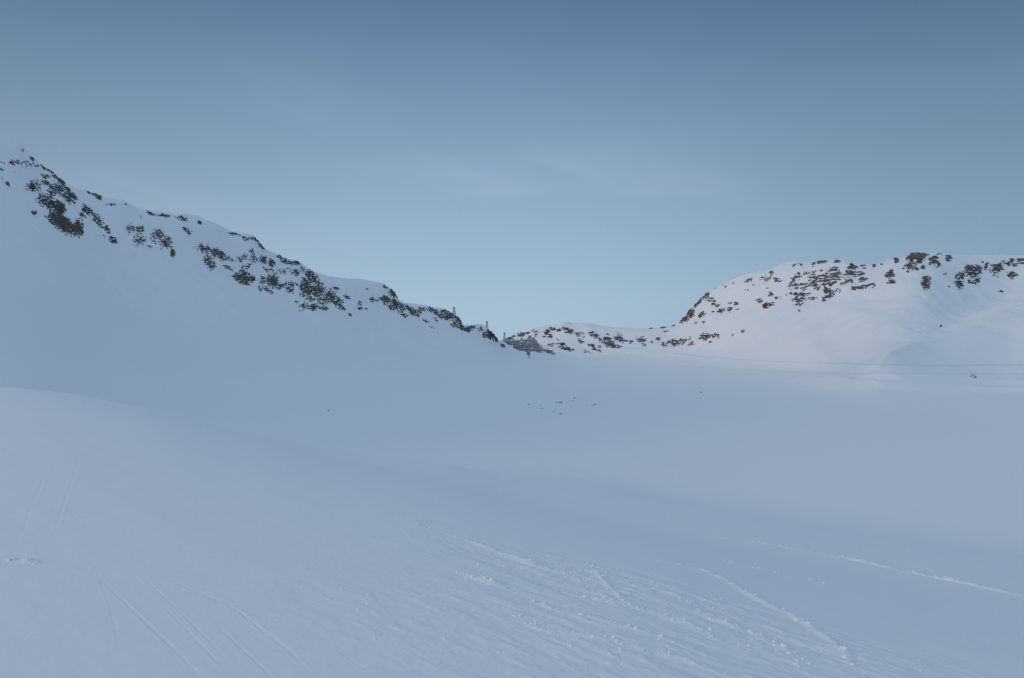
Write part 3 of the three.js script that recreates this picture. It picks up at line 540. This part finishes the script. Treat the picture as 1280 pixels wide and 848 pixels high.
outcrop('narrow level rock bands in the snow below the banded cliff', [[1036, 365, 7, 2.5, 0, 0.93], [1047, 364, 6.4, 1.8, -5, 0.8], [1074.6, 359.4, 11, 2.3, -8, 0.9], [1090, 356.4, 4, 2.5, -5, 0.98], [999, 369, 13, 2, -4, 0.82], [1011.6, 367.5, 2.6, 1.5, 0, 0.92], [999, 375.7, 8, 2.7, -4, 0.9], [1014, 373.5, 7, 1.4, -3, 0.72], [1035, 371, 6.5, 2, -6, 0.9], [999, 381, 6, 1.2, -3, 0.82], [1031, 377, 2, 1.3, 0, 0.97], [972, 372.7, 4.2, 1.8, 0, 0.66], [999.7, 388.7, 0.9, 1.4, 0, 0.97]]);
outcrop('two dark rocks one above the other beside the banded cliff', [[1113, 344, 5.2, 3.8, 0, 0.95], [1114, 339, 2.2, 2, 0, 0.9], [1114.5, 353, 5, 2, -5, 0.94]]);
outcrop('flat dark rock cap on the summit of the banded hill', [[1145.6, 320.5, 11, 3.4, 0, 0.99], [1158, 319.5, 3.8, 1.4, 0, 0.9], [1120.7, 326, 2, 1.8, 0, 0.97]], { amp: 3.5 });
outcrop('slanting rocks right under the flat summit cap', [[1138, 331, 7, 5, -35, 0.95], [1149, 326.8, 3.6, 2.6, 0, 0.93], [1144.6, 336.6, 4, 2.4, 0, 0.93], [1154, 335, 2, 2.4, 0, 0.97], [1135.6, 340, 2, 1.3, 0, 0.92], [1130, 336, 2, 1, 0, 0.8]]);
outcrop('hook shaped dark rock and small block beside the summit cap', [[1168, 325.5, 6, 3, 0, 0.95], [1172, 330, 3.6, 4.6, 0, 0.96], [1162.4, 331, 1.8, 1.7, 0, 0.9], [1185.7, 322.8, 3.4, 3.8, 20, 0.97], [1175, 318.5, 3.2, 1, 0, 0.9]]);
outcrop('single blocky rock standing alone in snow below the summit', [[1157.5, 353.4, 5.6, 6, 0, 0.96], [1159, 347.5, 5.2, 1.9, 0, 0.92]]);
outcrop('big rough rock cluster on the open shoulder of the hill', [[1214.7, 339, 8, 8.6, 0, 0.95], [1224, 337, 4, 4.4, 0, 0.95], [1221.3, 351, 4.3, 2.5, -15, 0.98], [1200, 346.7, 4.4, 5, 0, 0.88], [1199.5, 356.4, 4.2, 3.4, 0, 0.98], [1212.4, 353, 2.2, 2, -40, 0.9], [1185.7, 358.6, 2, 1.1, -15, 0.95], [1180.5, 343, 2, 1, -10, 0.85], [1194, 347, 2, 1, 0, 0.85]]);
outcrop('chain of dark rocks rising towards the flat far end of the crest', [[1246, 335, 7, 5, -25, 0.96], [1259, 330, 3, 3, 0, 0.93], [1254.7, 328, 2, 1.7, 0, 0.95], [1264.4, 326.8, 2.4, 2, 0, 0.95], [1266, 331.5, 1.6, 1.3, 0, 0.95], [1270.7, 331.5, 1.6, 1.6, 0, 0.97], [1233, 334, 1.8, 3.4, 20, 0.93], [1240, 331.5, 1.6, 1.2, 0, 0.9], [1229, 328, 1.6, 1, 0, 0.8], [1252, 337, 4, 2, 0, 0.75]]);
outcrop('lone dark boulder and crest block past the chain of rocks', [[1266, 344, 5, 3.6, 0, 0.98], [1277.7, 327, 4.6, 4.8, 0, 0.97], [1290, 326, 7, 4, 0, 0.85], [1247, 346.5, 1.2, 0.9, 0, 0.92]]);
outcrop('faint nearly buried stones in the snow under the lone boulder', [[1253, 365, 4.2, 1.6, 0, 0.6], [1249, 372, 3, 1, 0, 0.55], [1176.4, 408.5, 0.9, 0.9, 0, 0.97]]);
console.log('rocks', rockCount, 'rock triangles', triCount);

// ---------------------------------------------------------------- lift pylons and cables
const steel = new THREE.MeshStandardMaterial({ color: new THREE.Color().setRGB(0.12, 0.125, 0.13), roughness: 0.6, metalness: 0.4 });
const darkSteel = new THREE.MeshStandardMaterial({ color: new THREE.Color().setRGB(0.06, 0.062, 0.066), roughness: 0.6, metalness: 0.3 });
function bar(a, b, w) {
  const A = new THREE.Vector3(...a), B = new THREE.Vector3(...b), L = A.distanceTo(B), g = new THREE.BoxGeometry(w, L, w);
  g.applyQuaternion(new THREE.Quaternion().setFromUnitVectors(new THREE.Vector3(0, 1, 0), B.clone().sub(A).normalize()));
  const m = A.add(B).multiplyScalar(0.5); g.translate(m.x, m.y, m.z); return g;
}
function part(parent, name, geos, mat) { const m = new THREE.Mesh(mergeGeometries(geos), mat); m.name = name; m.castShadow = m.receiveShadow = true; parent.add(m); return m; }
function pylon(at, height, foot, label) {
  const p = new THREE.Group(); p.name = numbered('lift_pylon'); p.position.set(at.x, at.y - 0.6, at.z); p.rotation.y = 0.35;
  p.userData = { label, category: 'pylon', group: 'lift pylons on the ridge' };
  const top = height + 0.6, neck = 0.55, f = foot / 2;
  const C = [[1, 1], [1, -1], [-1, -1], [-1, 1]];
  const at2 = (c, t) => [c[0] * (f + (neck - f) * t), t * (top - 1.4), c[1] * (f + (neck - f) * t)];
  for (const c of C) part(p, 'leg', [bar(at2(c, 0), at2(c, 1), 0.26)], steel);
  for (let k = 0; k < 4; k++) {
    const a = C[k], b = C[(k + 1) % 4], g = [];
    for (let n = 0; n < 5; n++) { const t0 = n / 5, t1 = (n + 1) / 5; g.push(bar(at2(a, t0), at2(b, t1), 0.12), bar(at2(b, t0), at2(a, t1), 0.12), bar(at2(a, t1), at2(b, t1), 0.14)); }
    part(p, 'lattice_bracing', g, steel);
  }
  const head = part(p, 'head', [new THREE.BoxGeometry(1.7, 1.9, 1.7).translate(0, top - 0.9, 0)], darkSteel);
  part(head, 'crossarm', [new THREE.BoxGeometry(3.4, 0.4, 0.5).translate(0, top - 0.2, 0), new THREE.BoxGeometry(0.5, 0.7, 1.1).translate(1.5, top - 0.55, 0), new THREE.BoxGeometry(0.5, 0.7, 1.1).translate(-1.5, top - 0.55, 0)], darkSteel);
  scene.add(p); return p;
}
const pylonSpot = (px) => { const l = line(px, 420); profile(l.b); const r = pr[8] - 1; return { x: Math.sin(l.b) * r, z: -Math.cos(l.b) * r, y: landHeight(Math.sin(l.b) * r, -Math.cos(l.b) * r) }; };
pylon(pylonSpot(567.5), 11, 4.6, 'highest lattice pylon on its dark crag of the ridge');
pylon(pylonSpot(608.5), 10.5, 3.6, 'middle lattice pylon on the crag above the notch');
const P3 = pylonSpot(630.5);
pylon(P3, 11.5, 3.4, 'lowest lattice pylon standing in the notch of the skyline');
// two cables swing down from the notch across the basin to a pylon beyond the groomed run
const cableMat = new THREE.MeshStandardMaterial({ color: new THREE.Color().setRGB(0.05, 0.052, 0.056), roughness: 0.6 });
const endX = 165, endZ = -150;
function cable(readings, y0, dx, thick, label) {
  const S = [], Y = [];
  const x0 = P3.x + dx, z0 = P3.z, x1 = endX + dx, z1 = endZ;
  S.push(0); Y.push(P3.y + y0);
  for (const [px, py] of readings) {                       // where the bearing crosses the cable's plan line
    const l = line(px, py), sb = Math.sin(l.b), cb = -Math.cos(l.b);
    const s = (x0 * cb - z0 * sb) / ((x0 - x1) * cb - (z0 - z1) * sb), x = x0 + (x1 - x0) * s, z = z0 + (z1 - z0) * s;
    S.push(s); Y.push(EYE + l.s * Math.hypot(x, z));
  }
  S.push(1); Y.push(Y[Y.length - 1] + 0.6);
  const f = pchip(S, Y), pts = [];
  for (let i = 0; i <= 120; i++) { const s = i / 120; pts.push(new THREE.Vector3(x0 + (x1 - x0) * s, f(s), z0 + (z1 - z0) * s)); }
  const m = new THREE.Mesh(new THREE.TubeGeometry(new THREE.CatmullRomCurve3(pts), 360, thick, 6), cableMat);
  m.name = numbered('lift_cable'); m.castShadow = m.receiveShadow = true; m.userData = { label, category: 'cable', group: 'lift cables over the basin' };
  scene.add(m); return Y[Y.length - 1];
}
const yEnd = cable([[845, 442], [900, 447.8], [980, 452.3], [1060, 455], [1130, 456.4], [1280, 456.6]], 10.9, 0.6, 0.026, 'upper dark lift cable hanging over the groomed run');
cable([[848, 457], [925, 463], [989, 465.6], [1060, 467], [1280, 468]], 9.8, -0.6, 0.014, 'lower faint lift cable hanging over the groomed run');
{ const y = landHeight(endX, endZ); pylon({ x: endX, y, z: endZ }, yEnd - y + 0.6, 6, 'tall lattice pylon holding the cables beside the groomed run'); }

// bent frame half buried beside the groomed run
{
  const s = sight(1217, 472.5, 150), g = new THREE.Group(), u = s.r / 1000 / 1.15;
  g.name = 'arched_frame'; g.position.set(s.x, s.y - 0.2, s.z); g.rotation.y = -Math.atan2(s.x, -s.z);
  g.userData = { label: 'small dark arched frame half buried in snow by the groomed run', category: 'frame' };
  const tube = (pts, r) => new THREE.TubeGeometry(new THREE.CatmullRomCurve3(pts.map(([x, y, z = 0]) => new THREE.Vector3(x * u, y * u, z * u))), 24, r * u, 7);
  part(g, 'arch', [tube([[-3.2, 0], [-2.5, 1.6], [-1.4, 3.4], [-0.3, 4.2], [0.8, 3.6], [2.0, 2.2], [3.6, 0.9]], 0.42)], darkSteel);
  part(g, 'foot_bar', [tube([[-0.6, 0.5], [1.2, 0.6], [3.2, 0.9]], 0.4)], darkSteel);
  part(g, 'anchor_block', [new THREE.IcosahedronGeometry(0.9 * u, 1).scale(1.1, 0.8, 1).translate(2.4 * u, 1.3 * u, 0)], darkSteel);
  scene.add(g);
}

// ---------------------------------------------------------------- single stones on the basin floor
function stoneGeometry(seed) {
  const g = new THREE.IcosahedronGeometry(1, 3), p = g.attributes.position;
  for (let i = 0; i < p.count; i++) {
    const x = p.getX(i), y = p.getY(i), z = p.getZ(i), k = 1 + 0.35 * fbm(x * 1.3 + seed, y * 1.3 + z * 1.7, seed, 3) + 0.12 * fbm(x * 4 + z, y * 4 - z * 2, seed + 2, 2);
    p.setXYZ(i, x * k, Math.min(y * k, 0.62 + 0.1 * x), z * k);
  }
  g.computeVertexNormals(); return g;
}
const stoneMat = new THREE.MeshStandardMaterial({ color: new THREE.Color().setRGB(0.07, 0.07, 0.072), roughness: 0.95 });
const stoneShapes = [stoneGeometry(3), stoneGeometry(8), stoneGeometry(15)];
[[700.5, 503.6, 2.7, 0.85, 'long dark boulder in the basin snow, its smaller neighbour beside it'], [696, 503.4, 1.7, 0.6, 'small dark boulder close beside the long boulder in the basin'], [701, 518.3, 2.0, 0.9, 'compact dark boulder lying by itself, lower down the basin than the pair'],
  [718, 498, 1.4, 0.7, null], [743.3, 505.8, 1.6, 0.6, null], [740.5, 507.5, 1.1, 0.4, null], [661, 506, 1.6, 0.55, null], [677.7, 511, 1.3, 0.5, null], [692, 515, 1.3, 0.45, null], [676, 507.5, 1, 0.4, null], [716, 501.5, 0.9, 0.4, null],
  [410.3, 513.6, 1.3, 0.5, 'lone small stone in smooth snow at the foot of the pylon ridge'], [876.5, 490.6, 1.6, 0.5, 'lone small stone in the basin snow below the round boulder']].forEach(([px, py, w, h, label], i) => {
  const s = sight(px, py, 100), u = s.r / 1000, m = new THREE.Mesh(stoneShapes[i % 3], stoneMat);
  m.name = numbered('boulder'); m.position.set(s.x, s.y + 0.1 * u * h, s.z); m.scale.set(w * u, h * 1.5 * u, w * u * 0.8); m.rotation.y = -Math.atan2(s.x, -s.z) + 0.4 * Math.sin(i * 3);
  m.castShadow = m.receiveShadow = true;
  m.userData = { label: label || 'small half buried stone near the long boulder in the basin', category: 'stone', group: 'stones poking out of the basin snow' };
  scene.add(m);
});

// ---------------------------------------------------------------- crumbs of snow along the chopped tracks
{
  const rand = rng(77), g = new THREE.IcosahedronGeometry(1, 1), p = g.attributes.position;
  for (let i = 0; i < p.count; i++) { const x = p.getX(i), y = p.getY(i), z = p.getZ(i), k = 1 + 0.3 * fbm(x * 1.7 + 5, y * 1.7 + z * 1.3, 5, 2); p.setXYZ(i, x * k, y * k, z * k); }
  g.computeVertexNormals();
  const list = [], put = (x, z, s) => { const r = Math.hypot(x, z); if (r < 3.5 || r > 40) return; list.push([x, landHeight(x, z) + trackHeight(x, z, r) + s * 0.1, z, s]); };
  const gauss = () => rand() + rand() + rand() - 1.5;
  for (let i = 0; i < 700; i++) {
    const c = CHOP[Math.floor(rand() * CHOP.length)], a = gauss() * 2.2, b = gauss() * 0.7, x = c.x + AIM.x * a - AIM.z * b, z = c.z + AIM.z * a + AIM.x * b;
    if (rand() > smooth(-0.15, 0.35, fbm(x / 0.5, z / 0.5, 81, 2))) continue;
    put(x, z, 0.003 + 0.010 * Math.pow(rand(), 3));
  }
  TRACKS.forEach((T) => {
    if (T.a < 0) return;
    const n = Math.round(20 + 60 * T.rough);
    for (let i = 0; i < n; i++) { const q = T.q[Math.floor(rand() * (T.q.length - 1))]; put(q.x + gauss() * T.w * 1.6, q.z + gauss() * T.w * 1.6, 0.003 + 0.013 * Math.pow(rand(), 3)); }
  });
  const m = new THREE.InstancedMesh(g, snow, list.length), M = new THREE.Matrix4(), q = new THREE.Quaternion(), e = new THREE.Euler();
  list.forEach(([x, y, z, s], i) => { e.set(rand() * 6, rand() * 6, rand() * 6); M.compose(new THREE.Vector3(x, y, z), q.setFromEuler(e), new THREE.Vector3(s * (0.8 + rand() * 0.6), s * (0.5 + rand() * 0.4), s)); m.setMatrixAt(i, M); });
  m.name = 'snow_crumbs'; m.castShadow = m.receiveShadow = true; m.userData = { label: 'loose crumbs of snow scattered along the ski tracks', category: 'snow crumbs', kind: 'stuff' };
  scene.add(m);
}

renderer.render(scene, camera);
